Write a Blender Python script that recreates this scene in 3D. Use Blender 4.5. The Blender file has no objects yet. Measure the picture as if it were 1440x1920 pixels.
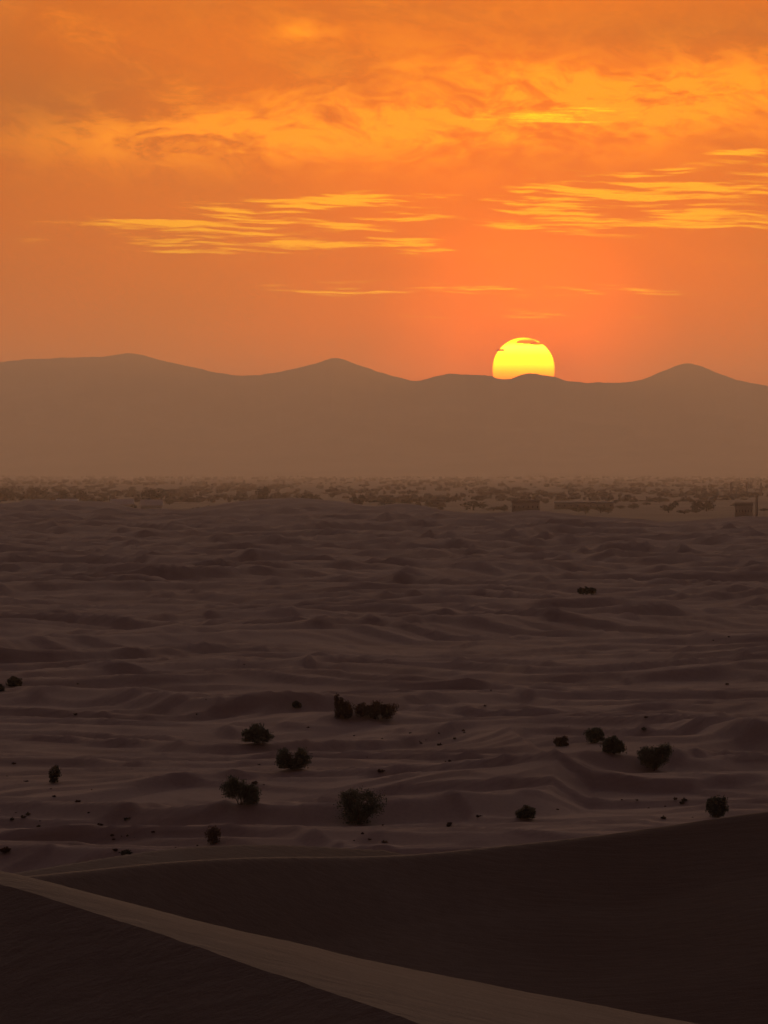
import bpy, math, random
import numpy as np
from mathutils import Vector

R = math.radians
SC = bpy.context.scene
COL = SC.collection
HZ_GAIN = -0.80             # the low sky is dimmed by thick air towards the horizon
PPD = 222.4                 # photograph pixels per degree (1440 px wide frame)
HOR = 880.0                 # row of the true horizon in the photograph
def az_of(px): return (px - 720.0) / PPD
def el_of(py): return (HOR - py) / PPD
SUN_AZ, SUN_EL = az_of(982), el_of(691)

# ------------------------------------------------------------------ camera
cam_d = bpy.data.cameras.new('camera'); cam = bpy.data.objects.new('camera', cam_d)
COL.objects.link(cam); SC.camera = cam
cam.location = (0, 0, 0)
cam.rotation_euler = (R(90 - (960 - HOR) / PPD), 0, 0)
cam_d.sensor_fit = 'HORIZONTAL'; cam_d.sensor_width = 36
cam_d.lens = 18 / math.tan(R(1440 / PPD / 2))
cam_d.clip_start = 0.3; cam_d.clip_end = 400000

# ------------------------------------------------------------------ node helper
class V:
    """a float/vector socket with arithmetic"""
    def __init__(s, nt, sock): s.nt, s.s = nt, sock
    def _m(s, op, *a, clamp=False):
        n = s.nt.nodes.new('ShaderNodeMath'); n.operation = op; n.use_clamp = clamp
        for i, v in enumerate((s,) + a):
            if isinstance(v, V): s.nt.links.new(v.s, n.inputs[i])
            else: n.inputs[i].default_value = v
        return V(s.nt, n.outputs[0])
    def __add__(s, o): return s._m('ADD', o)
    __radd__ = __add__
    def __sub__(s, o): return s._m('SUBTRACT', o)
    def __rsub__(s, o): return (s * -1.0) + o
    def __mul__(s, o): return s._m('MULTIPLY', o)
    __rmul__ = __mul__
    def __truediv__(s, o): return s._m('DIVIDE', o)
    def pow(s, o): return s._m('POWER', o)
    def exp(s): return s._m('EXPONENT')
    def abs(s): return s._m('ABSOLUTE')
    def max(s, o): return s._m('MAXIMUM', o)
    def min(s, o): return s._m('MINIMUM', o)
    def clamp(s): return s._m('ADD', 0.0, clamp=True)
    def step(s, a, b):       # smoothstep a..b
        n = s.nt.nodes.new('ShaderNodeMapRange'); n.interpolation_type = 'SMOOTHSTEP'
        s.nt.links.new(s.s, n.inputs[0])
        n.inputs[1].default_value = a; n.inputs[2].default_value = b
        n.inputs[3].default_value = 0; n.inputs[4].default_value = 1
        return V(s.nt, n.outputs[0])
    def inv_step(s, a, b): return 1.0 - s.step(a, b)
def xyz(nt, x, y, z=0.0):
    n = nt.nodes.new('ShaderNodeCombineXYZ')
    for i, v in enumerate((x, y, z)):
        if isinstance(v, V): nt.links.new(v.s, n.inputs[i])
        else: n.inputs[i].default_value = v
    return n.outputs[0]
def noise(nt, vec, scale=1.0, detail=4.0, rough=0.5, dist=0.0, dim='3D'):
    n = nt.nodes.new('ShaderNodeTexNoise'); n.noise_dimensions = dim
    nt.links.new(vec, n.inputs['Vector'])
    n.inputs['Scale'].default_value = scale; n.inputs['Detail'].default_value = detail
    n.inputs['Roughness'].default_value = rough; n.inputs['Distortion'].default_value = dist
    return V(nt, n.outputs[0])
def ramp(nt, fac, stops, interp='LINEAR'):
    n = nt.nodes.new('ShaderNodeValToRGB'); n.color_ramp.interpolation = interp
    e = n.color_ramp.elements
    while len(e) < len(stops): e.new(0.5)
    for k, (p, c) in enumerate(stops): e[k].position = p; e[k].color = (*c, 1)
    nt.links.new(fac.s, n.inputs[0])
    return n.outputs[0]
def mixc(nt, fac, a, b, mode='MIX'):
    n = nt.nodes.new('ShaderNodeMix'); n.data_type = 'RGBA'; n.blend_type = mode; n.clamp_result = False
    for i, v in ((0, fac), (6, a), (7, b)):
        if isinstance(v, V): nt.links.new(v.s, n.inputs[i])
        elif isinstance(v, bpy.types.NodeSocket): nt.links.new(v, n.inputs[i])
        elif isinstance(v, tuple): n.inputs[i].default_value = (*v, 1)
        else: n.inputs[i].default_value = v
    return n.outputs[2]

# ------------------------------------------------------------------ sky
W = bpy.data.worlds.new('World'); SC.world = W; W.use_nodes = True
nt = W.node_tree; nt.nodes.clear()
out = nt.nodes.new('ShaderNodeOutputWorld'); bg = nt.nodes.new('ShaderNodeBackground')
tc = nt.nodes.new('ShaderNodeTexCoord'); sp = nt.nodes.new('ShaderNodeSeparateXYZ')
nt.links.new(tc.outputs['Generated'], sp.inputs[0])
dx, dy, dz = (V(nt, sp.outputs[i]) for i in range(3))
AZ = dx._m('ARCTAN2', dy) * (180 / math.pi)           # degrees from +Y
EL = dz._m('ARCSINE') * (180 / math.pi)
sd = Vector((math.sin(R(SUN_AZ)) * math.cos(R(SUN_EL)), math.cos(R(SUN_AZ)) * math.cos(R(SUN_EL)), math.sin(R(SUN_EL))))
cosT = (dx * sd.x + dy * sd.y + dz * sd.z).min(0.9999999)
TH = cosT._m('ARCCOSINE') * (180 / math.pi)           # degrees from the sun
t = (TH / 180.0).pow(0.5)
def tp(deg): return math.sqrt(deg / 180)
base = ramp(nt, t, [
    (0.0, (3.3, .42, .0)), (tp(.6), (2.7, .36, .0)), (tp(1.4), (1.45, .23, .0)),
    (tp(3.0), (.98, .185, .0)), (tp(5), (.70, .135, .0)), (tp(8), (.84, .30, .05)), (tp(13), (1.12, .56, .26)), (tp(22), (1.04, .63, .40)),  # outer stops: brighter sky ring added outside the frame to light haze and sand
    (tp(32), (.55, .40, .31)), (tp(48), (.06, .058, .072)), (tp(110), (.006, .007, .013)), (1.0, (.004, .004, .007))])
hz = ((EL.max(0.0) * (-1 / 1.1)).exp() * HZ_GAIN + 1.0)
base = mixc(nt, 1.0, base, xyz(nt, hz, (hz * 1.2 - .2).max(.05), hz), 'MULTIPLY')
# physical twilight sky underneath
sky = nt.nodes.new('ShaderNodeTexSky'); sky.sky_type = 'NISHITA'; sky.sun_disc = False
sky.sun_elevation = R(SUN_EL); sky.sun_rotation = R(SUN_AZ)
sky.dust_density = 5; sky.air_density = 1.6; sky.ozone_density = 1
NISHITA = 0.004
base = mixc(nt, 1.0, base, mixc(nt, 1.0, sky.outputs[0], (NISHITA,) * 3, 'MULTIPLY'), 'ADD')

wx = noise(nt, xyz(nt, AZ * .9, EL * 2.0, 3.1), 1.0, 3, .55) - .5
wy = noise(nt, xyz(nt, AZ * .9, EL * 2.0, 9.7), 1.0, 3, .55) - .5
def blob(px, py, hx, hy, tilt=0.0):
    """soft elliptical patch of sky at a direction; tilt = rise per degree"""
    a = (AZ - az_of(px)); e = (EL - el_of(py)) - a * tilt
    q = (a / (hx / PPD)).pow(2.0) + (e / (hy / PPD)).pow(2.0)
    return (q * -0.9).exp()
# --- upper billowy sheet
mA = noise(nt, xyz(nt, AZ * .55 + wx * .9, EL * 1.35 + wy * .8, 0.0), 1.0, 7, .58)
mB = noise(nt, xyz(nt, AZ * 2.1 + wx * 1.9 + EL * .9, EL * 5.0 + wy * 2.6, 4.0), 1.0, 9, .72)
sheet = (blob(760, 215, 620, 75, .05) + blob(1230, 185, 420, 80, 0.12) * .9 + blob(330, 260, 260, 40, 0) * .7
         + blob(880, 120, 180, 30, -.05) * .5 + blob(140, 55, 200, 32, -.5) * .55 + blob(560, 60, 60, 22, 0) * .8
         + blob(700, 20, 420, 60, 0) * .25)
gen = (noise(nt, xyz(nt, AZ * .12, EL * .35, 7.0), 1.0, 4, .5)).step(.48, .66) * EL.step(4.2, 7.0)
sheet = sheet + gen
bil = (mA * .60 + mB * .90 - .43)
cloud1 = (sheet * ((bil + sheet * .02).step(.21, .46))).min(1.2)
# --- thin streaks
sA = noise(nt, xyz(nt, AZ * .8 + wx * .5, EL * 8.0 + wx * 1.8 + AZ * .15, 1.3), 1.0, 5, .62, .25)
sB = noise(nt, xyz(nt, AZ * 1.25, EL * 21.0 + wx * 2.6 + AZ * .5, 5.0), 1.0, 6, .62)
stk = (blob(480, 412, 330, 44, .035) * .56 + blob(660, 376, 260, 11, .02) * .75 + blob(250, 418, 170, 10, 0) * .6 + blob(1240, 350, 380, 34, .06) + blob(1180, 416, 340, 22, .0)
       + blob(720, 460, 240, 18, -.03) * .8 + blob(430, 466, 150, 16, 0) * .8 + blob(1400, 284, 90, 9, .02)
       + blob(1060, 222, 150, 22, .0) + blob(640, 545, 230, 20, 0) * .5 + blob(1150, 545, 380, 14, 0) * .5
       + blob(1400, 490, 110, 6, 0) * .8 + blob(980, 590, 340, 12, 0) * .45 + blob(60, 452, 70, 8, 0) * .2)
gst = (noise(nt, xyz(nt, AZ * .2, EL * .9, 17.0), 1.0, 3, .5)).step(.55, .7) * EL.step(4.2, 6.0)
stk = ((stk - blob(880, 405, 60, 60, 0) * .5).max(0.0) + gst).min(1.15)
thr = (sA * .38 + sB * .80) - .59
sC = noise(nt, xyz(nt, AZ * 2.2 + 5.0, EL * 52.0 + wx * 4.0 + AZ * .8, 8.0), 1.0, 4, .6) - .5
thr = thr + sC * .26
cloud2 = ((thr + stk * .17).step(.09, .22)) * stk.step(.08, .6)
# --- duller veil patches in the left and along the top
veil = (noise(nt, xyz(nt, AZ * .5 + wx * .5, EL * 1.0, 21.0), 1.0, 5, .55)).step(.38, .68)
dull = (blob(60, 190, 230, 90, 0) * .65 + blob(640, 120, 160, 40, 0) * .3 + blob(1250, 60, 330, 45, 0) * .6 + blob(640, 20, 300, 30, 0) * .3) * .9
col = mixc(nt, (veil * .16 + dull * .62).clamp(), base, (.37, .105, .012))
glow = ramp(nt, t, [(0, (.75, .30, .0)), (tp(3.5), (.60, .22, .0)), (tp(5.5), (.38, .12, .0)), (tp(20), (.12, .06, .02)), (tp(60), (.012, .010, .010)), (1, (.002, .002, .002))])
glow2 = ramp(nt, t, [(0, (.5, .48, .0)), (tp(3.5), (.50, .34, .0)), (tp(5.5), (.34, .18, .01)), (tp(20), (.12, .06, .03)), (tp(60), (.012, .010, .010)), (1, (.002, .002, .002))])
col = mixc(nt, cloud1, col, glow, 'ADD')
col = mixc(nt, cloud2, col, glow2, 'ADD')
# below the horizon: nothing but dark earth
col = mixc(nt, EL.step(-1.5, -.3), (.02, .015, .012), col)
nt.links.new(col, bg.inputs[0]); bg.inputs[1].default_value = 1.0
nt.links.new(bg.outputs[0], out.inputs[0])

# ------------------------------------------------------------------ sun lamp, exposure
sl = bpy.data.lights.new('sun_lamp', 'SUN'); so = bpy.data.objects.new('sun_lamp', sl); COL.objects.link(so)
sl.energy = 0.05; sl.angle = R(.53); sl.color = (1, .30, .03)
so.rotation_euler = (-sd).to_track_quat('-Z', 'Y').to_euler()
SC.view_settings.view_transform = 'Standard'; SC.view_settings.look = 'None'
SC.view_settings.exposure = 0; SC.view_settings.gamma = 1; SC.view_settings.use_curve_mapping = False
SC.cycles.use_denoising = True
SC.cycles.volume_bounces = 2
SC.cycles.max_bounces = 6
SC.cycles.sample_clamp_indirect = 3

HAZE_DENSITY = 2.1e-5
HAZE_COLOR = (1.0, .97, .94)

# ------------------------------------------------------------------ helpers
def material(name, rough=.9):
    m = bpy.data.materials.new(name); m.use_nodes = True
    n = m.node_tree; b = n.nodes['Principled BSDF']
    b.inputs['Roughness'].default_value = rough
    b.inputs['Specular IOR Level'].default_value = .15
    return m, n, b
def objpos(n): return n.nodes.new('ShaderNodeNewGeometry').outputs['Position']
def bump(n, b, h, strength, dist):
    k = n.nodes.new('ShaderNodeBump'); k.inputs['Strength'].default_value = strength; k.inputs['Distance'].default_value = dist
    n.links.new(h.s, k.inputs['Height']); n.links.new(k.outputs[0], b.inputs['Normal'])
def mesh_from(name, verts, faces, mat=None, smooth=False):
    me = bpy.data.meshes.new(name)
    verts = np.asarray(verts, dtype=np.float32); faces = np.asarray(faces, dtype=np.int32)
    k = faces.shape[1]
    me.vertices.add(len(verts)); me.vertices.foreach_set('co', verts.ravel())
    me.loops.add(faces.size); me.loops.foreach_set('vertex_index', faces.ravel())
    me.polygons.add(len(faces)); me.polygons.foreach_set('loop_start', np.arange(0, faces.size, k, dtype=np.int32))
    if smooth: me.polygons.foreach_set('use_smooth', np.ones(len(faces), dtype=bool))
    me.update(calc_edges=True); me.validate()
    if mat: me.materials.append(mat)
    return me
def add(name, me, parent=None, loc=None, **props):
    o = bpy.data.objects.new(name, me); COL.objects.link(o)
    if parent is not None: o.parent = parent
    if loc is not None: o.location = loc
    for k, v in props.items(): o[k] = v
    return o
def grid_faces(nr, nc):
    i = (np.arange(nr - 1)[:, None] * nc + np.arange(nc - 1)[None, :]).ravel()
    return np.stack([i, i + 1, i + nc + 1, i + nc], 1)

# value-gradient noise in numpy
def pn(x, y, seed=0):
    xi = np.floor(x).astype(np.int64); yi = np.floor(y).astype(np.int64)
    xf = x - xi; yf = y - yi
    def g(ix, iy):
        h = (ix * 374761393 + iy * 668265263 + seed * 1442695041) & 0xffffffff
        h = ((h ^ (h >> 13)) * 1274126177) & 0xffffffff
        h = (h ^ (h >> 16)) & 0xffff
        a = h * (2 * math.pi / 65536)
        return np.cos(a), np.sin(a)
    u = xf ** 3 * (xf * (xf * 6 - 15) + 10); v = yf ** 3 * (yf * (yf * 6 - 15) + 10)
    def d(ix, iy, fx, fy):
        gx, gy = g(ix, iy); return gx * fx + gy * fy
    a = d(xi, yi, xf, yf); b = d(xi + 1, yi, xf - 1, yf)
    c = d(xi, yi + 1, xf, yf - 1); e = d(xi + 1, yi + 1, xf - 1, yf - 1)
    return ((a + (b - a) * u) * (1 - v) + (c + (e - c) * u) * v) * 1.5
def fbm(x, y, seed=0, o=4, g=.5):
    s = 0; a = 1
    for k in range(o):
        s = s + a * pn(x * 2 ** k, y * 2 ** k, seed + 17 * k); a *= g
    return s
def sstep(a, b, x):
    t_ = np.clip((x - a) / (b - a), 0, 1); return t_ * t_ * (3 - 2 * t_)

# ------------------------------------------------------------------ dune heights (world metres, camera at 0,0,0)
def dune_layer(x, y, lam, amp, seed, face=.17, sx=2.6):
    wph = 1.25 * pn(x / (sx * lam), y / (2.6 * lam), seed) + .24 * pn(x / (.7 * lam), y / (1.8 * lam), seed + 5) \
        + .05 * pn(x / (.25 * lam), y / (.6 * lam), seed + 6)
    ph = y / lam + wph + .18 * x / lam * math.sin(seed)
    k = np.floor(ph); t_ = ph - k
    fc = face * .68
    up = np.clip(t_ / fc, 0, 1); dn = np.clip((1 - t_) / (1 - fc), 0, 1)
    p = np.where(t_ < fc, up ** 1.15, dn ** 1.6)
    am = .60 + .85 * pn(x / (1.5 * lam) + 3.7 * k, k * 5.31 + .5, seed + 9)
    am = np.clip(am, .06, 1.1)
    return 1.3 * amp * am * p
FAR = [(-3000, 950), (-600, 952), (0, 945), (40, 940), (65, 934), (100, 938), (200, 940), (240, 950), (262, 955), (300, 952), (340, 957), (400, 947),
       (440, 940), (500, 935), (560, 933), (640, 940), (700, 950), (740, 943), (780, 945), (830, 957), (900, 963), (960, 960),
       (1000, 955), (1050, 962), (1130, 970), (1190, 972), (1250, 979), (1310, 975), (1400, 967), (1440, 969), (1900, 960), (4000, 952)]
FX = np.array([f[0] for f in FAR]); FY = np.array([f[1] for f in FAR], float)
DF = 3200.0
def smooth_interp(xq, xs, ys, w):
    return sum(np.interp(xq + k * w, xs, ys) for k in (-2, -1, 0, 1, 2)) / 5
def z_field(x, y):
    r = np.hypot(x, y)
    X = np.degrees(np.arctan2(x, y)) * PPD + 720
    b = -33.5 + (r - 560) * (15.0 / 2640)
    z = b - 2.0
    z = z + 1.2 * pn(x / 190, y / 330, 3) + .4 * pn(x / 60, y / 120, 8)
    z = z + dune_layer(x, y, 170, 2.0, 11, .2, .9) + dune_layer(x, y, 58, 1.55, 23, .17, 1.2) * (1 + .5 * sstep(1100, 1700, r))
    z = z + dune_layer(x + 31, y, 25, .92, 37, .17, 1.4) + dune_layer(x, y + 5, 10.0, .40, 41, .17, 1.6)
    z = z + np.where(r > 1200, dune_layer(x + 9, y, 37, 1.7, 53, .17, 1.4) * sstep(1200, 1900, r), 0)
    z = z + .05 * fbm(x / 4.0, y / 5.0, 77, 3)
    # last dune line before the plain
    zc = DF * np.tan(np.radians((HOR - smooth_interp(X, FX, FY, 8)) / PPD))
    w = np.exp(-(np.abs(r - DF) / 150) ** 1.5)
    cap = np.where(r > 1600, sstep(1600, 2900, r), 0.0)
    z = z * (1 - w) + (zc - .0) * w + 0
    zl = r * np.tan(np.radians((HOR - (smooth_interp(X, FX, FY, 8) + 7)) / PPD))   # keep nearer dunes under that line
    z = np.where(r < DF - 60, np.minimum(z, zl + .5 * pn(x / 40, y / 90, 4)), z)
    z = np.where(r >= DF - 60, np.minimum(z, np.where(r < DF, 0, 0) + zc * r / DF + 0 - .010 * np.maximum(r - DF, 0)), z)
    # fall to the plain
    z = np.where(r > DF, z + (-46 - z) * sstep(DF + 50, 4100, r), z)
    return z
# foreground profiles per azimuth column
C1 = [(-8000, 1560), (-1500, 1600), (-300, 1655), (0, 1648), (150, 1634), (300, 1618), (420, 1611), (500, 1608), (620, 1608), (720, 1607), (820, 1600), (900, 1592), (1000, 1581), (1100, 1570),
      (1200, 1556), (1300, 1541), (1380, 1528), (1440, 1520), (1900, 1490), (3500, 1520), (8000, 1540)]
L1 = [(-8000, 1500), (-1500, 1500), (-500, 1560), (0, 1632), (50, 1642), (100, 1656), (300, 1708), (500, 1756), (720, 1806), (900, 1842), (1100, 1880), (1290, 1914), (1440, 1942), (2500, 2080), (8000, 2300)]
L2 = [(-8000, 1515), (-1500, 1512), (-500, 1576), (0, 1655), (50, 1668), (100, 1685), (250, 1735), (400, 1786), (560, 1840), (700, 1885), (790, 1921), (1000, 1995), (1440, 2150), (2500, 2400), (8000, 2700)]
D2 = [(-8000, 78), (-1500, 70), (-500, 63), (0, 60), (790, 56), (1440, 53), (2500, 50), (8000, 46)]
DP = [(-8000, 1.5), (0, 1.6), (400, 3.2), (790, 5.4), (1440, 8), (8000, 9)]
def prof(tab, X, w=25):
    xs = np.array([a[0] for a in tab], float); ys = np.array([a[1] for a in tab], float)
    return smooth_interp(X, xs, ys, w)
def z_fore(x, y):
    r = np.hypot(x, y); X = np.degrees(np.arctan2(x, y)) * PPD + 720
    d2 = prof(D2, X, 60); d1 = d2 + prof(DP, X, 60)
    wob = 2.2 * pn(X / 95, X * 0 + .3, 201) + 1.2 * pn(X / 31, X * 0 + .6, 202); wob2 = 1.6 * pn(X / 120, X * 0 + .3, 203) + .6 * pn(X / 28, X * 0 + .6, 204)
    z2 = d2 * np.tan(np.radians((HOR - prof(L2, X) + wob) / PPD)); z1 = d1 * np.tan(np.radians((HOR - prof(L1, X) + wob2) / PPD))
    dC = 190 + 14 * np.sin(X / 900); zC = dC * np.tan(np.radians((HOR - prof(C1, X)) / PPD))
    # camera hill: crest under the camera, falling ahead
    zh = -1.75 - .35 * np.maximum(r - 3, 0) ** 1.05
    # near ridge face rising to d2
    s = d2 - r
    zf = z2 - .60 * s + .004 * s * s
    floor1 = z2 - 7.0
    q = floor1 + .03 * (r - 20)
    zn = np.logaddexp(zf, q)
    z = np.where(r < d2, np.maximum(zn, zh), 0)
    z = np.where((r < d2) & (s < 3), np.where(s < 3, zf, z), z)
    # bright top between d2 and d1, gently domed
    u = np.clip((r - d2) / (d1 - d2), 0, 1)
    top = z2 + (z1 - z2) * u + .05 * np.sin(math.pi * u)
    z = np.where((r >= d2) & (r <= d1), top, z)
    # lee side beyond d1
    g = r - d1
    lee = z1 - .10 * g - .36 * (np.sqrt(g * g + 4) - 2)
    # dune B face
    sB = dC - r
    st = .57 + .03 * pn(x / 23, y / 30, 5)
    faceB = zC - np.where(sB < 12, st * sB, st * 12 + .20 * (sB - 12))
    faceB = faceB + .11 * np.maximum(np.minimum(sB, 12) - 3.5 - 1.5 * pn(X / 420, X * 0 + .4, 77), 0)
    faceB = faceB + sstep(0, 6, sB) * (.22 * fbm(x / 9, y / 12, 61, 3) + .5 * pn(x / 34, y / 40, 62))
    mid = np.logaddexp(lee, np.maximum(faceB, zC - 14))
    mid = np.where(sB < 10, np.maximum(faceB, lee - 3), mid)
    z = np.where((r > d1) & (r <= dC), mid, z)
    # top of dune B and its back slope down to the field
    g = np.maximum(r - dC, 0)
    lip = 12 * np.tan(np.radians(3.4))
    back = zC - .050 * g - .21 * np.maximum(g - 3, 0)
    sec = zC - .60 + .35 * np.sin(X / 260) - .22 * np.abs(g - 12) - .0 * g           # low second lip behind the crest
    sec = np.where((g > 3) & (g < 30), sec, -1e3)
    bk = np.maximum(back, sec)
    z = np.where(r > dC, bk, z)
    return z
def z_all(x, y):
    r = np.hypot(x, y)
    zf = z_fore(x, y); zm = z_field(x, np.maximum(y, 1))
    k = sstep(270, 330, r)
    z = np.where(r < 200, zf, np.maximum(zf, -60) * (1 - k) + zm * k)
    z = np.where((r >= 200) & (r < 330), np.maximum(z, zf * (1 - k) + zm * k), z)
    return z
def ground_hit(px, py):
    """first terrain point along the direction of an image position"""
    a = R(az_of(px)); e = math.tan(R(el_of(py)))
    rr = np.concatenate([np.arange(210, 1400, .25), np.arange(1400, 4200, 1.0)])
    x = rr * math.sin(a); y = rr * math.cos(a)
    z = z_all(x, y); h = np.nonzero(z >= rr * e)[0]
    if len(h) == 0: return None
    i = h[0]; return float(x[i]), float(y[i]), float(z[i]), float(rr[i])

# ------------------------------------------------------------------ sand materials
def sand(name, c1, c2, ripple):
    m, n, b = material(name, .95)
    P = objpos(n)
    big = noise(n, P, .05, 5, .6); fine = noise(n, P, 2.2, 4, .65)
    c = mixc(n, big.step(.35, .65), c1, c2)
    c = mixc(n, fine.step(.3, .75) * .35, c, tuple(v * .62 for v in c1))
    n.links.new(c, b.inputs['Base Color'])
    s = n.nodes.new('ShaderNodeSeparateXYZ'); n.links.new(P, s.inputs[0])
    x, y = V(n, s.outputs[0]), V(n, s.outputs[1])
    rp = noise(n, xyz(n, x * .4, y * 2.6, V(n, s.outputs[2]) * 3.0), ripple, 4, .6)
    gr = noise(n, P, 14.0, 3, .7)
    bump(n, b, rp * .7 + gr * .25, .60, ripple * .05)
    return m
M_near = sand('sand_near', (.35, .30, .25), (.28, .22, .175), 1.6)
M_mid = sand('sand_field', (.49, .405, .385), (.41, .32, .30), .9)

# ------------------------------------------------------------------ terrain meshes
def columns():
    f = np.linspace(-3.7, 3.7, 400)
    a = 3.7 + (np.linspace(0, 1, 66)[1:] ** 1.8) * 31
    return np.radians(np.concatenate([-a[::-1], f, a]))
A = columns()
def terrain(name, rr, mat, **p):
    rr = rr if rr.ndim == 2 else np.repeat(rr[:, None], len(A), 1)
    X = rr * np.sin(A)[None, :]; Y = rr * np.cos(A)[None, :]
    Z = z_all(X, Y)
    me = mesh_from(name, np.stack([X, Y, Z], -1).reshape(-1, 3), grid_faces(len(rr), len(A)), mat, True)
    return add(name, me, kind='structure', **p)
def rows(segs):
    out_ = []
    for a, b, n in segs: out_.append(np.linspace(a, b, n, endpoint=False))
    return np.concatenate(out_ + [np.array([segs[-1][1]])])
XA = np.degrees(A) * PPD + 720                       # rows of the near ridge follow its crest lines
dA2 = prof(D2, XA, 60)[None, :]; dA1 = dA2 + prof(DP, XA, 60)[None, :]
g1 = np.linspace(0, 1, 210, endpoint=False)[:, None]; g2 = np.linspace(0, 1, 36, endpoint=False)[:, None]; g3 = np.linspace(0, 1, 90)[:, None]
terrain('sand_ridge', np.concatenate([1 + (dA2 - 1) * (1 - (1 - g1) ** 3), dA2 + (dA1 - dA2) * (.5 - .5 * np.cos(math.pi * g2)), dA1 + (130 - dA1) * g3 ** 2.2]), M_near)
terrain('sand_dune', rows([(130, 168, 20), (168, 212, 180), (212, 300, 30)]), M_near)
rr = [300.0]
while rr[-1] < 4300:
    r_ = rr[-1]; rr.append(r_ + (6 if r_ < 450 else min(.55 + (r_ - 450) ** 1.15 * .00075, 8)))
rr[-1] = 4300
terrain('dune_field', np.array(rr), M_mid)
print('rows', len(rr), 'cols', len(A))

# ground behind the camera (out of view) so the place goes on
m = mesh_from('ground_behind', [(x, y, -2.6 - .0006 * (x * x + y * y) ** .9 if abs(x) + abs(y) < 400 else -46) for y in np.linspace(-3000, 1.0, 40) for x in np.linspace(-3000, 3000, 60)],
              grid_faces(40, 60), M_near, True)
add('dune_behind', m, kind='structure')

# plain out to the mountains
M_plain, n, b = material('plain_soil', .95)
P = objpos(n)
n.links.new(mixc(n, noise(n, P, .002, 6, .7).step(.35, .65), (.27, .225, .20), (.19, .155, .135)), b.inputs['Base Color'])
gx = np.linspace(-41000, 41000, 120); gy = np.concatenate([np.linspace(-2500, 30000, 120), np.linspace(30500, 59500, 40)])
GX, GY = np.meshgrid(gx, gy)
GZ = -46.2 + 1.2 * fbm(GX / 2500, GY / 2500, 5, 3)
add('plain', mesh_from('plain', np.stack([GX, GY, GZ - .6], -1).reshape(-1, 3), grid_faces(len(gy), len(gx)), M_plain, True), kind='structure')

# mountains 46-58 km away
CR = [(-9000, 720), (-5000, 700), (-2500, 716), (-1200, 690), (-500, 705), (-150, 690), (0, 678), (60, 673), (130, 670), (200, 668), (228, 663), (240, 661), (262, 664), (290, 672), (340, 684), (400, 697), (440, 704),
      (490, 703), (540, 694), (590, 682), (612, 673.5), (630, 670), (646, 674), (680, 687), (720, 700), (760, 711), (785, 714.5), (810, 706), (840, 700.5),
      (880, 702), (918, 703.5), (938, 710), (952, 711.5), (970, 705.5), (985, 700), (1000, 699.5), (1018, 703.5), (1036, 705), (1060, 713), (1100, 717),
      (1180, 716.5), (1210, 710), (1240, 697), (1270, 684), (1290, 680.5), (1310, 684), (1340, 697), (1380, 712), (1440, 724), (1600, 735), (1900, 705), (2400, 722), (4000, 700), (9000, 720)]
cx = np.array([c[0] for c in CR], float); cy = np.array([c[1] for c in CR], float)
ax = np.concatenate([np.linspace(-30, -3.8, 90), np.linspace(-3.75, 3.75, 620), np.linspace(3.8, 30, 90)])
ys = np.concatenate([np.linspace(40000, 49000, 46), np.linspace(49200, 50800, 17), np.linspace(51200, 58000, 18)])
T = np.tan(np.radians(ax))[None, :]; YY = np.broadcast_to(ys[:, None], (len(ys), len(ax))); XX = YY * T
PXm = np.broadcast_to((ax * PPD + 720)[None, :], XX.shape)
crest = 50000 * np.tan(np.radians((HOR - (smooth_interp(PXm, cx, cy, 3) + .9 * pn(PXm / 23, PXm * 0 + .5, 3) + .7 * pn(PXm / 8, PXm * 0 + .5, 5)))/ PPD)) + 46
u = (YY - 50000)
rid = 1 - np.abs(fbm(XX / 1700, YY / 2600, 91, 5, .55))
fall = np.where(u < 0, np.clip(1 + u / 9500, 0, 1) ** 1.7, np.clip(1 - u / 8000, 0, 1) ** 1.2)
ZM = crest * fall * (1 - .45 * sstep(0, 3500, np.abs(u)) * (1 - rid * .9)) - 50
ZM = np.where(np.abs(u) < 1, crest - 46, ZM)
lim = YY * np.tan(np.radians((HOR - (smooth_interp(PXm, cx, cy, 3))) / PPD)) - 6
ZM = np.where(np.abs(u) > 1, np.minimum(ZM, lim), ZM)
M_mt, n, b = material('mountain_rock', 1)
P = objpos(n)
n.links.new(mixc(n, noise(n, P, .001, 6, .6).step(.3, .7), (.16, .12, .10), (.09, .07, .06)), b.inputs['Base Color'])
add('mountains', mesh_from('mountains', np.stack([XX, YY, ZM], -1).reshape(-1, 3), grid_faces(len(ys), len(ax)), M_mt, True), kind='structure')

# haze: one closed box round camera, ground and mountains
def box_mesh(name, x0, x1, y0, y1, z0, z1, mat=None):
    v = [(x, y, z) for z in (z0, z1) for y in (y0, y1) for x in (x0, x1)]
    f = [(0, 2, 3, 1), (4, 5, 7, 6), (0, 1, 5, 4), (2, 6, 7, 3), (0, 4, 6, 2), (1, 3, 7, 5)]
    return mesh_from(name, v, f, mat)
M_hz = bpy.data.materials.new('haze_air'); M_hz.use_nodes = True; n = M_hz.node_tree; n.nodes.clear()
o_ = n.nodes.new('ShaderNodeOutputMaterial'); pv = n.nodes.new('ShaderNodeVolumePrincipled')
pv.inputs['Color'].default_value = (*HAZE_COLOR, 1); pv.inputs['Density'].default_value = HAZE_DENSITY
pv.inputs['Anisotropy'].default_value = .82
n.links.new(pv.outputs[0], o_.inputs['Volume'])
add('haze', box_mesh('haze', -42000, 42000, -3500, 60000, -52, 890, M_hz), kind='stuff')

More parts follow.
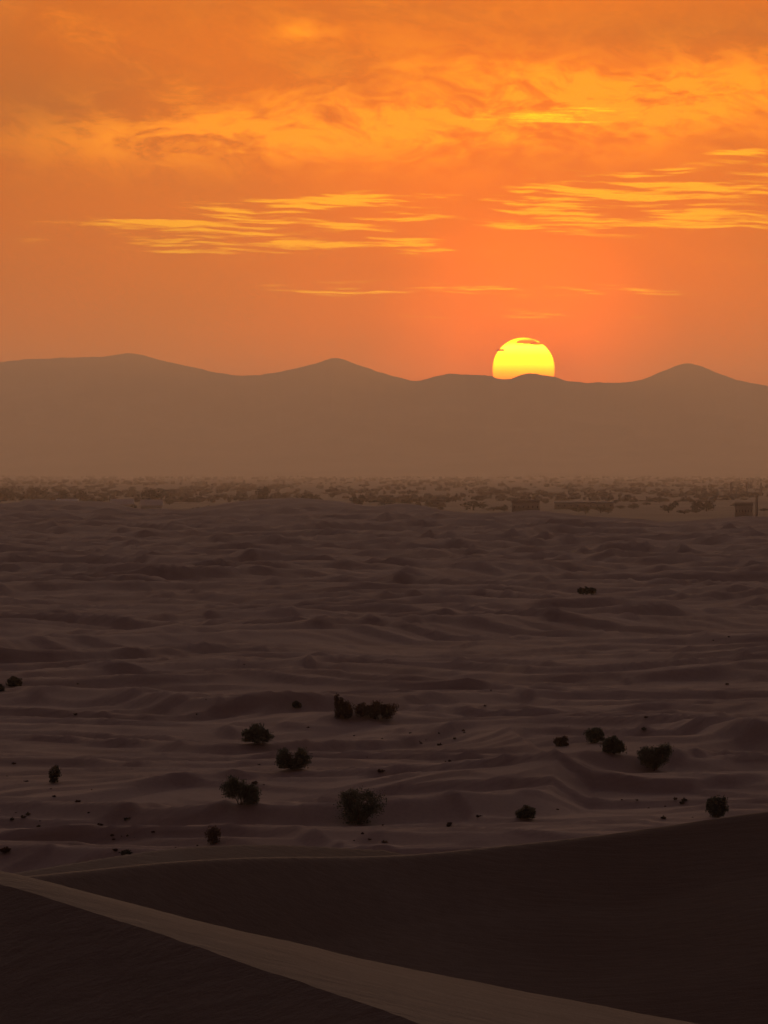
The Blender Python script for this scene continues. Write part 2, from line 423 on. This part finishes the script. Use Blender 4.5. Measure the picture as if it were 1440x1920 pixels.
# ------------------------------------------------------------------ the sun itself, beyond mountains and haze
DS = 90000.0
M_sun = bpy.data.materials.new('sun_surface'); M_sun.use_nodes = True; n = M_sun.node_tree; n.nodes.clear()
o_ = n.nodes.new('ShaderNodeOutputMaterial'); em = n.nodes.new('ShaderNodeEmission')
t2 = n.nodes.new('ShaderNodeTexCoord'); s2 = n.nodes.new('ShaderNodeSeparateXYZ'); n.links.new(t2.outputs['Generated'], s2.inputs[0])
zz = V(n, s2.outputs[2])
lws = n.nodes.new('ShaderNodeLayerWeight'); lws.inputs[0].default_value = .5
limb = V(n, lws.outputs['Facing']).step(.62, 1.0)             # limb darkening towards orange
n.links.new(mixc(n, limb, ramp(n, zz, [(0, (5, .6, 0)), (.36, (5.5, .9, 0)), (.44, (6, 1.5, 0)), (.58, (7, 3.2, 0)), (.70, (7, 6, 0)), (.84, (7, 7, .25)), (.93, (7, 6, .0)), (1, (6, 3.5, .0))]), (4.5, .9, .0)), em.inputs[0])
em.inputs[1].default_value = 1.0
n.links.new(em.outputs[0], o_.inputs[0])
import bmesh
bm = bmesh.new(); bmesh.ops.create_uvsphere(bm, u_segments=64, v_segments=40, radius=DS * math.tan(R(58.5 / PPD)))
me = bpy.data.meshes.new('sun')
for f in bm.faces: f.smooth = True
bm.to_mesh(me); bm.free(); me.materials.append(M_sun)
add('sun', me, loc=sd * DS, label='glowing yellow setting sun half sunk behind the mountain ridge', category='sun')

M_wisp = bpy.data.materials.new('amber_cloud'); M_wisp.use_nodes = True; n = M_wisp.node_tree; n.nodes.clear()
o_ = n.nodes.new('ShaderNodeOutputMaterial'); tb = n.nodes.new('ShaderNodeBsdfTransparent'); tcw = n.nodes.new('ShaderNodeTexCoord')
lw = n.nodes.new('ShaderNodeLayerWeight'); lw.inputs[0].default_value = .5
nz = noise(n, tcw.outputs['Generated'], 5.0, 4, .6)
dn = ((1.0 - V(n, lw.outputs['Facing'])) * 1.1 + nz * 1.1 - .62).step(.0, .95)
n.links.new(mixc(n, dn, (1.0, 1.0, 1.0), (.62, .24, .10)), tb.inputs[0]); n.links.new(tb.outputs[0], o_.inputs[0])
def wisp(px, py, wpx, hpx, label):
    d_ = 82000.0; a_ = R(az_of(px)); e_ = R(el_of(py)); k_ = d_ / 12740
    b_ = bmesh.new(); bmesh.ops.create_uvsphere(b_, u_segments=32, v_segments=16, radius=1.0)
    for v_ in b_.verts: v_.co.x *= wpx * k_ / 2; v_.co.y *= wpx * k_ / 3; v_.co.z *= hpx * k_ / 2 * (.55 if v_.co.z < 0 else 1.0)
    for f_ in b_.faces: f_.smooth = True
    m_ = bpy.data.meshes.new('cloud'); b_.to_mesh(m_); b_.free(); m_.materials.append(M_wisp)
    add('cloud', m_, loc=(d_ * math.sin(a_), d_ * math.cos(a_), d_ * math.tan(e_)), label=label, category='cloud')
wisp(988, 642, 44, 17, 'small amber cloud strip across the top of the sun')
wisp(1006, 645, 26, 10, 'shorter amber cloud strip near the top right of the sun')
wisp(939, 657, 18, 8, 'tiny thin amber cloud strip at the upper left edge of the sun')

# ------------------------------------------------------------------ plants
def leaf_mat(name, c):
    m, n, b = material(name, .8)
    oi = n.nodes.new('ShaderNodeNewGeometry')
    rv = V(n, oi.outputs['Random Per Island'])
    n.links.new(mixc(n, rv, tuple(v * .55 for v in c), tuple(min(v * 1.35, 1) for v in c)), b.inputs['Base Color'])
    tl = n.nodes.new('ShaderNodeBsdfTranslucent'); mx = n.nodes.new('ShaderNodeMixShader'); mx.inputs[0].default_value = .35
    tl.inputs[0].default_value = (*c, 1); n.links.new(b.outputs[0], mx.inputs[1]); n.links.new(tl.outputs[0], mx.inputs[2])
    n.links.new(mx.outputs[0], n.nodes['Material Output'].inputs[0])
    return m
M_green = leaf_mat('leaf_green', (.125, .15, .12)); M_red = leaf_mat('twig_brown', (.13, .085, .075))
M_olive = leaf_mat('leaf_olive', (.10, .105, .085)); M_stem = material('stem_bark')[0]
M_stem.node_tree.nodes['Principled BSDF'].inputs['Base Color'].default_value = (.07, .05, .04, 1)
def leaves(rng, w, h, n, lobes, size, upright=0.0, spread=(.030, .085)):
    """leaf clumps through a lobed crown of width w, height h, resting on z=0"""
    vs = []
    for cxx, cyy, cz, rx, ry, rz_, wt in lobes:
        m_ = int(18 + 46 * wt)                                # twig clumps spread through the lobe
        d = rng.normal(size=(m_, 3)); d /= np.linalg.norm(d, axis=1)[:, None]
        rad = rng.uniform(.12, 1.0, size=m_) ** .5 * rng.uniform(.72, 1.12, size=m_)
        cc = d * rad[:, None] * np.array([rx, ry, rz_]) + np.array([cxx, cyy, cz])
        who = rng.integers(0, m_, size=int(n * wt))
        sg = rng.uniform(*spread, size=m_)[who][:, None]
        vs.append(cc[who] + np.clip(rng.normal(size=(len(who), 3)), -1.7, 1.7) * sg * np.array([1.0, 1.0, 1.25]))
    P_ = np.concatenate(vs); P_[:, 0] *= w; P_[:, 1] *= w; P_[:, 2] *= h
    P_ = P_[P_[:, 2] > .02 * h]
    k = len(P_)
    a = rng.normal(size=(k, 3)); a[:, 2] = a[:, 2] * (1 + upright * 3) + upright; a /= np.linalg.norm(a, axis=1)[:, None]
    b_ = np.cross(a, rng.normal(size=(k, 3))); b_ /= np.linalg.norm(b_, axis=1)[:, None]
    s = size * rng.uniform(.6, 1.4, size=(k, 1))
    q = np.stack([P_ - a * s, P_ + b_ * s * .45, P_ + a * s, P_ - b_ * s * .45], 1).reshape(-1, 3)
    return q, np.arange(len(q)).reshape(-1, 4)
def stems(rng, w, h, n, upright):
    vs, fs = [], []
    for _ in range(n):
        a = rng.uniform(0, 2 * math.pi); sp_ = rng.uniform(.05, .42) * w * (1 - upright * .5)
        p0 = np.array([rng.normal() * .04 * w, rng.normal() * .04 * w, -.15])
        p2 = np.array([math.cos(a) * sp_, math.sin(a) * sp_, h * rng.uniform(.55, .92)])
        p1 = (p0 + p2) / 2 + rng.normal(size=3) * .04 * w
        r0 = .018 * w * .5 + .015
        b0 = len(vs)
        for p, rd in ((p0, r0), (p1, r0 * .65), (p2, r0 * .25)):
            for k in range(5):
                th = k * 2 * math.pi / 5; vs.append(p + np.array([math.cos(th) * rd, math.sin(th) * rd, 0]))
        for s_ in range(2):
            for k in range(5):
                k2 = (k + 1) % 5; fs.append((b0 + s_ * 5 + k, b0 + s_ * 5 + k2, b0 + s_ * 5 + 5 + k2, b0 + s_ * 5 + 5 + k))
    return vs, fs
LOBES = {
    'dome': [(0, 0, .42, .40, .40, .50, .6), (-.24, .05, .34, .25, .3, .36, .2), (.25, -.05, .36, .24, .3, .38, .2)],
    'round': [(0, 0, .48, .44, .44, .52, .8), (.12, 0, .62, .28, .3, .34, .2)],
    'split': [(-.24, 0, .5, .25, .3, .5, .42), (.22, .05, .50, .24, .3, .52, .36), (0, 0, .24, .42, .35, .28, .3)],
    'lean': [(-.18, 0, .56, .32, .35, .40, .5), (.22, 0, .40, .26, .3, .44, .4), (.3, 0, .2, .16, .2, .22, .1)],
    'big': [(0, 0, .5, .38, .4, .5, .4), (-.26, .1, .62, .24, .28, .34, .2), (.28, 0, .6, .22, .28, .33, .2), (-.05, 0, .82, .2, .2, .16, .06), (.16, 0, .84, .14, .2, .15, .05), (0, 0, .22, .32, .3, .25, .2)],
    'heart': [(-.2, 0, .52, .28, .3, .36, .3), (.22, 0, .68, .26, .3, .32, .34), (.0, 0, .34, .32, .3, .36, .4)],
    'long': [(-.28, 0, .42, .24, .3, .44, .3), (.02, 0, .50, .26, .3, .48, .36), (.3, 0, .40, .22, .3, .42, .34)],
    'spiky': [(-.15, 0, .40, .16, .2, .42, .35), (.18, 0, .38, .22, .25, .40, .4), (-.28, 0, .55, .05, .06, .5, .12), (0, 0, .2, .42, .3, .22, .25)],
    'low': [(0, 0, .40, .46, .45, .5, 1)],
}
LIT = {}
def shrub(x0, x1, ytop, ybase, shape, mat, label, cat='shrub', sparse=1.0, upright=0.0, name='desert_shrub', seed=None):
    hit = ground_hit((x0 + x1) / 2, ybase)
    x, y, z, d = hit
    k = d / 12740.0
    w = (x1 - x0) * k; h = (ybase - ytop) * k
    rng = np.random.default_rng(seed if seed is not None else int(x0 * 7 + ytop))
    root = add(name, None, loc=(x, y, z - .03), label=label, category=cat)
    root.empty_display_size = .5
    leaf = max(.05, 1.7 * k)
    n_ = int(max(150, 900 * w * h / (leaf * leaf) * .020) * sparse)
    n_ = min(n_, 9000)
    v, f = leaves(rng, w, h, n_, LOBES[shape], leaf, upright)
    add('foliage', mesh_from('foliage', v, f, mat), root)
    v, f = stems(rng, w, h, 9, upright)
    add('stem', mesh_from('stem', v, f, M_stem), root)
    return root
SH = [
    (450, 511, 1356, 1392, 'dome', M_green, 'wide low dark green shrub left of the gap-topped shrub, tapering to its right', 1, 0),
    (517, 580, 1402, 1441, 'split', M_green, 'dark green shrub with a notch of pale sand showing between two crowns', 1, 0),
    (416, 489, 1455, 1508, 'lean', M_green, 'dark green shrub sagging down to the right on a dune slope', 1, 0),
    (630, 717, 1480, 1546, 'big', M_green, 'largest dark green bush, standing above the long dune crest', 1.1, 0),
    (623, 664, 1303, 1349, 'spiky', M_red, 'sparse reddish brown shrub with one tall upright twig', .6, .6),
    (666, 739, 1312, 1348, 'long', M_red, 'long low reddish brown thicket beside the twiggy shrub', .9, .2),
    (1094, 1136, 1364, 1393, 'round', M_green, 'left and higher shrub of the touching green pair', 1, 0),
    (1127, 1173, 1376, 1413, 'dome', M_green, 'right and lower shrub of the touching green pair', 1, 0),
    (1194, 1263, 1394, 1443, 'heart', M_green, 'dark green shrub with its crown bulging up on the right side', 1, 0),
    (967, 1006, 1507, 1535, 'dome', M_green, 'small compact green shrub on a curved pale crest', 1, 0),
    (1322, 1367, 1490, 1532, 'round', M_green, 'round green shrub just above the dark dune crest at the right', 1, 0),
    (1038, 1070, 1379, 1399, 'low', M_red, 'small reddish shrub left of the touching green pair', .8, 0),
    (12, 41, 1266, 1287, 'dome', M_olive, 'small dark shrub near the left edge of the dune field', 1, 0),
    (-12, 9, 1280, 1296, 'low', M_olive, 'tiny dark shrub cut off by the left edge of the photo', 1, 0),
    (88, 116, 1438, 1468, 'round', M_olive, 'faint thin olive shrub on the left below a pale crest', .45, .2),
    (383, 416, 1546, 1582, 'round', M_red, 'faint brown shrub in shade just behind the long dune crest', .22, .2),
    (1084, 1116, 1101, 1115, 'long', M_olive, 'lone small dark shrub far up the right side of the dune field', .8, 0),
    (545, 567, 1315, 1328, 'low', M_olive, 'tiny round dark shrub left of the reddish twiggy shrub', .8, 0),
    (222, 250, 1592, 1604, 'low', M_olive, 'flat dark shrub just behind the long crest at the left', .7, 0),
    (0, 20, 1587, 1599, 'low', M_red, 'low dark shrub at the left edge above the bright ridge', .8, 0),
]
for x0, x1, yt, yb, shp, mt, lab, spz, upr in SH:
    shrub(x0, x1, yt, yb, shp, mt, lab, sparse=spz, upright=upr)

# small tussocks scattered between the dunes: individuals sharing meshes
protos = []
for k, mt in enumerate([M_olive, M_red, M_olive, M_red]):
    rng = np.random.default_rng(500 + k)
    b_ = bmesh.new(); bmesh.ops.create_icosphere(b_, subdivisions=3, radius=.5)
    for v_ in b_.verts:                                    # one spiky mound of blades
        f_ = rng.uniform(.55, 1.0) + (rng.uniform(.2, .55) if rng.uniform() < .3 and v_.co.z > 0 else 0)
        f_ *= 1 + .25 * math.sin(v_.co.x * 9 + k) * math.cos(v_.co.y * 8)
        v_.co *= f_; v_.co.z = v_.co.z * .7 + .12
    m_ = bpy.data.meshes.new('grass_tussock'); b_.to_mesh(m_); b_.free(); m_.materials.append(mt)
    protos.append(m_)
rng = np.random.default_rng(12)
clusters = [(75, 1525, 130, 20, 26), (210, 1560, 90, 22, 22), (260, 1590, 60, 10, 8), (30, 1450, 60, 22, 8), (120, 1490, 90, 16, 12), (800, 1392, 70, 14, 12),
            (690, 1570, 50, 14, 14), (880, 1545, 60, 10, 8), (860, 1380, 60, 14, 8), (1180, 1500, 90, 20, 16), (1260, 1520, 60, 14, 10), (450, 1470, 40, 12, 5),
            (1000, 1340, 300, 40, 12), (400, 1300, 300, 60, 12), (620, 1390, 60, 16, 8), (1300, 1180, 120, 30, 6), (720, 1440, 300, 60, 16), (1340, 1290, 90, 30, 7)]
for cx_, cy_, hx, hy, n_ in clusters:
    for _ in range(int(n_ * .42)):
        px = cx_ + rng.normal() * hx * .7; py = cy_ + rng.normal() * hy * .7
        if not (-10 < px < 1450): continue
        h_ = ground_hit(px, py)
        if h_ is None: continue
        x, y, z, d = h_
        s = .16 + .42 * rng.uniform() ** 1.7 * (1 + (d - 600) / 1500)
        o = add('grass_tussock', protos[rng.integers(4)], loc=(x, y, z - .03), label='tiny dark dry tussock dotted on the sand between the shrubs', category='tussock', group='dry tussocks scattered over the dune field')
        o.scale = (s * rng.uniform(.8, 1.6), s, s * rng.uniform(.7, 1.1)); o.rotation_euler = (0, 0, rng.uniform(0, 6.28))

# ------------------------------------------------------------------ far plain: trees, sheds, towers
def at_plain(px, py, zb=-46.0):
    d = zb / math.tan(R(el_of(py))); a = R(az_of(px))
    return d * math.sin(a), d * math.cos(a), zb, d
M_ftree = leaf_mat('far_foliage', (.12, .11, .095)); M_scrub = leaf_mat('far_scrub', (.19, .165, .145)); M_trunk = M_stem
def far_tree_mesh(seed, shape):
    rng = np.random.default_rng(seed)
    return mesh_from('crown', *leaves(rng, 1.0, .86, 420, [(a, b, c + .1, d, e, f, g) for a, b, c, d, e, f, g in LOBES[shape]], .07), M_ftree)
crowns = [far_tree_mesh(900, 'dome'), far_tree_mesh(901, 'heart'), far_tree_mesh(902, 'long'), far_tree_mesh(903, 'round')]
v, f = [], []
for k in range(3):
    for j in range(6):
        th = j * math.pi / 3; rd = (.045, .03, .018)[k]; v.append((math.cos(th) * rd, math.sin(th) * rd, (-.02, .25, .55)[k]))
for s_ in range(2):
    for j in range(6): f.append((s_ * 6 + j, s_ * 6 + (j + 1) % 6, s_ * 6 + 6 + (j + 1) % 6, s_ * 6 + 6 + j))
trunk = mesh_from('trunk', v, f, M_trunk)
def far_tree(px, py, wpx, hpx, kind, label, group=None):
    x, y, z, d = at_plain(px, py)
    k = d / 12740
    r_ = add('tree', None, loc=(x, y, z - .3), label=label, category='tree')
    if group: r_['group'] = group
    for nm, me_ in (('crown', crowns[kind]), ('trunk', trunk)):
        o = add(nm, me_, r_); o.scale = (wpx * k, wpx * k, hpx * k)
far_tree(493, 944, 30, 34, 1, 'tallest tree on the dune skyline left of centre, pointed crown')
far_tree(283, 946, 46, 34, 2, 'broad dark tree just above the pair of white sheds')
far_tree(150, 940, 34, 26, 0, 'dark tree above the left dune line, right of its twin')
far_tree(118, 940, 30, 24, 3, 'dark tree above the left dune line, left of its twin')
far_tree(68, 936, 44, 26, 2, 'wide dark tree behind the leftmost dune hump')
far_tree(8, 938, 46, 28, 0, 'dark tree cut by the left edge above the dunes')
far_tree(580, 944, 40, 22, 2, 'low grey tree right of the tallest skyline tree')
far_tree(672, 950, 34, 24, 1, 'grey tree in the dip of the centre dune line')
far_tree(888, 956, 44, 20, 2, 'grey bushy tree left of the flat-roofed block')
far_tree(1325, 958, 34, 24, 0, 'dim tree at the right, left of the square block')
rng = np.random.default_rng(77)
for k in range(115):
    px = rng.uniform(-40, 1480); py = 912 + rng.uniform(0, 1) ** .8 * 52
    far_tree(px, py, rng.uniform(8, 28) * (py - 880) / 60, rng.uniform(4, 12) * (py - 880) / 50, int(rng.integers(4)),
             'small hazy tree on the plain beyond the dunes', 'hazy trees scattered over the plain')
# continuous far scrub, uncountable
n_ = 12000
d = 9500 * (46000 / 9500) ** (rng.uniform(0, 1, n_) ** 1.35); a = np.radians(rng.uniform(-12, 12, n_))
keep = pn(np.degrees(a) * 1.3, np.log(d) * 9, 31) > -.12
d, a = d[keep], a[keep]; n_ = len(d)
base_v = np.array([(math.cos(q) * r_, math.sin(q) * r_, zz_) for zz_, r_ in ((0, .42), (.5, .55), (.85, .3)) for q in np.arange(6) * math.pi / 3])
base_f = [(s_ * 6 + j, s_ * 6 + (j + 1) % 6, s_ * 6 + 6 + (j + 1) % 6, s_ * 6 + 6 + j) for s_ in range(2) for j in range(6)] + [(12, 13, 14, 15), (12, 15, 16, 17)]
jit = rng.uniform(.65, 1.35, (n_, 18, 1))
V_ = base_v[None] * jit * (np.stack([rng.uniform(4, 15, n_), rng.uniform(6, 16, n_), rng.uniform(1.5, 7.5, n_)], 1) * (1 + (d[:, None] - 9500) / 30000))[:, None, :]
V_ += np.stack([d * np.sin(a), d * np.cos(a), np.full(n_, -46.3)], 1)[:, None, :]
F_ = (np.array(base_f)[None] + (np.arange(n_) * 18)[:, None, None]).reshape(-1, 4)
add('scrub', mesh_from('scrub', V_.reshape(-1, 3), F_, M_scrub), kind='stuff', label='hazy band of scrub covering the plain below the mountains', category='scrub')

# buildings
M_white, n, b = material('white_roof', .6)
P = objpos(n)
n.links.new(mixc(n, noise(n, P, .3, 4, .6).step(.3, .8), (.84, .84, .86), (.76, .76, .78)), b.inputs['Base Color'])
M_wall, n, b = material('grey_wall', .9)
P = objpos(n)
n.links.new(mixc(n, noise(n, P, .2, 4, .6).step(.3, .8), (.52, .46, .43), (.44, .39, .36)), b.inputs['Base Color'])
M_glass, n, b = material('dark_window', .3); b.inputs['Base Color'].default_value = (.06, .055, .055, 1)
def building(px0, px1, ytop, ybase, label, roofmat, wallmat, cat='building', gable=False, nwin=5, name='building'):
    x, y, z, d = at_plain((px0 + px1) / 2, ybase); k = d / 12740
    w = (px1 - px0) * k; h = (ybase - ytop) * k; dp = w * .6; wh = h * (.4 if gable else .8)
    r_ = add(name, None, loc=(x, y, z - .3), label=label, category=cat)
    add('wall', box_mesh('wall', -w / 2, w / 2, -dp / 2, dp / 2, 0, wh, wallmat), r_)
    if gable:
        e = .03 * w
        v = [(-w/2-e, -dp/2-e, wh+.01), (w/2+e, -dp/2-e, wh+.01), (w/2+e, dp/2+e, wh+.01), (-w/2-e, dp/2+e, wh+.01), (-w/2-e, 0, h), (w/2+e, 0, h)]
        me_ = bpy.data.meshes.new('roof'); me_.from_pydata(v, [], [(0, 1, 5, 4), (2, 3, 4, 5), (1, 2, 5), (3, 0, 4), (0, 3, 2, 1)]); me_.materials.append(roofmat)
    else:
        me_ = box_mesh('roof', -w/2-.3, w/2+.3, -dp/2-.3, dp/2+.3, wh+.01, h, roofmat)
    add('roof', me_, r_)
    if nwin == 0: return
    ww = w / nwin * .2; wm = box_mesh('window', -ww/2, ww/2, -.1, .1, wh*.5, wh*.68, M_glass)
    for q in range(nwin): add('window', wm, r_, loc=(-w/2 + w*(q+.5)/nwin, -dp/2 - .02, 0))
building(264, 304, 936, 954, 'longer bright white shed behind the dune dip at left', M_white, M_white, 'shed', True, 0, 'shed')
building(208, 250, 935, 952, 'pale shed partly sunk behind the dune slope at left', M_white, M_white, 'shed', True, 0, 'shed')
building(106, 146, 935, 944, 'thin pale strip of a shed above the left dune line', M_white, M_white, 'shed', True, 0, 'shed')
building(960, 1012, 936, 962, 'dark flat-roofed block just above the centre right dune line', M_wall, M_wall, nwin=6)
building(1378, 1411, 941, 972, 'dark square block beside the tall post at right', M_wall, M_wall, nwin=6)
building(1040, 1150, 940, 954, 'long low pale grey building right of the flat-roofed block', M_white, M_wall, nwin=9)
building(806, 836, 936, 950, 'small faint grey building right of the centre hump', M_wall, M_wall, nwin=3)
def tower(px, ytop, ybase, wpx, label):
    x, y, z, d = at_plain(px, ybase); k = d / 12740; h = (ybase - ytop) * k; w = wpx * k
    r_ = add('tower', None, loc=(x, y, z - .3), label=label, category='tower')
    v, f = [], []
    for zz_, rd in ((0, .5), (h * .9, .38)):
        for q in range(8): v.append((math.cos(q * math.pi / 4) * rd * w, math.sin(q * math.pi / 4) * rd * w, zz_))
    f = [(q, (q + 1) % 8, 8 + (q + 1) % 8, 8 + q) for q in range(8)]
    add('shaft', mesh_from('shaft', v, f, M_wall), r_)
    add('platform', box_mesh('platform', -w * .6, w * .6, -w * .6, w * .6, h * .9 + .01, h * .95, M_wall), r_)
    add('mast', box_mesh('mast', -w * .15, w * .15, -w * .15, w * .15, h * .95 + .01, h, M_wall), r_)
tower(1419, 926, 972, 6, 'tallest and darkest post at the right edge of the skyline')
tower(1371, 903, 932, 5, 'faint thin tower left of the dark skyline post')
tower(1400, 903, 928, 5, 'faint thin tower between the dark post and its left neighbour')
tower(1427, 904, 930, 4, 'faint thin tower at the far right above the dark post')
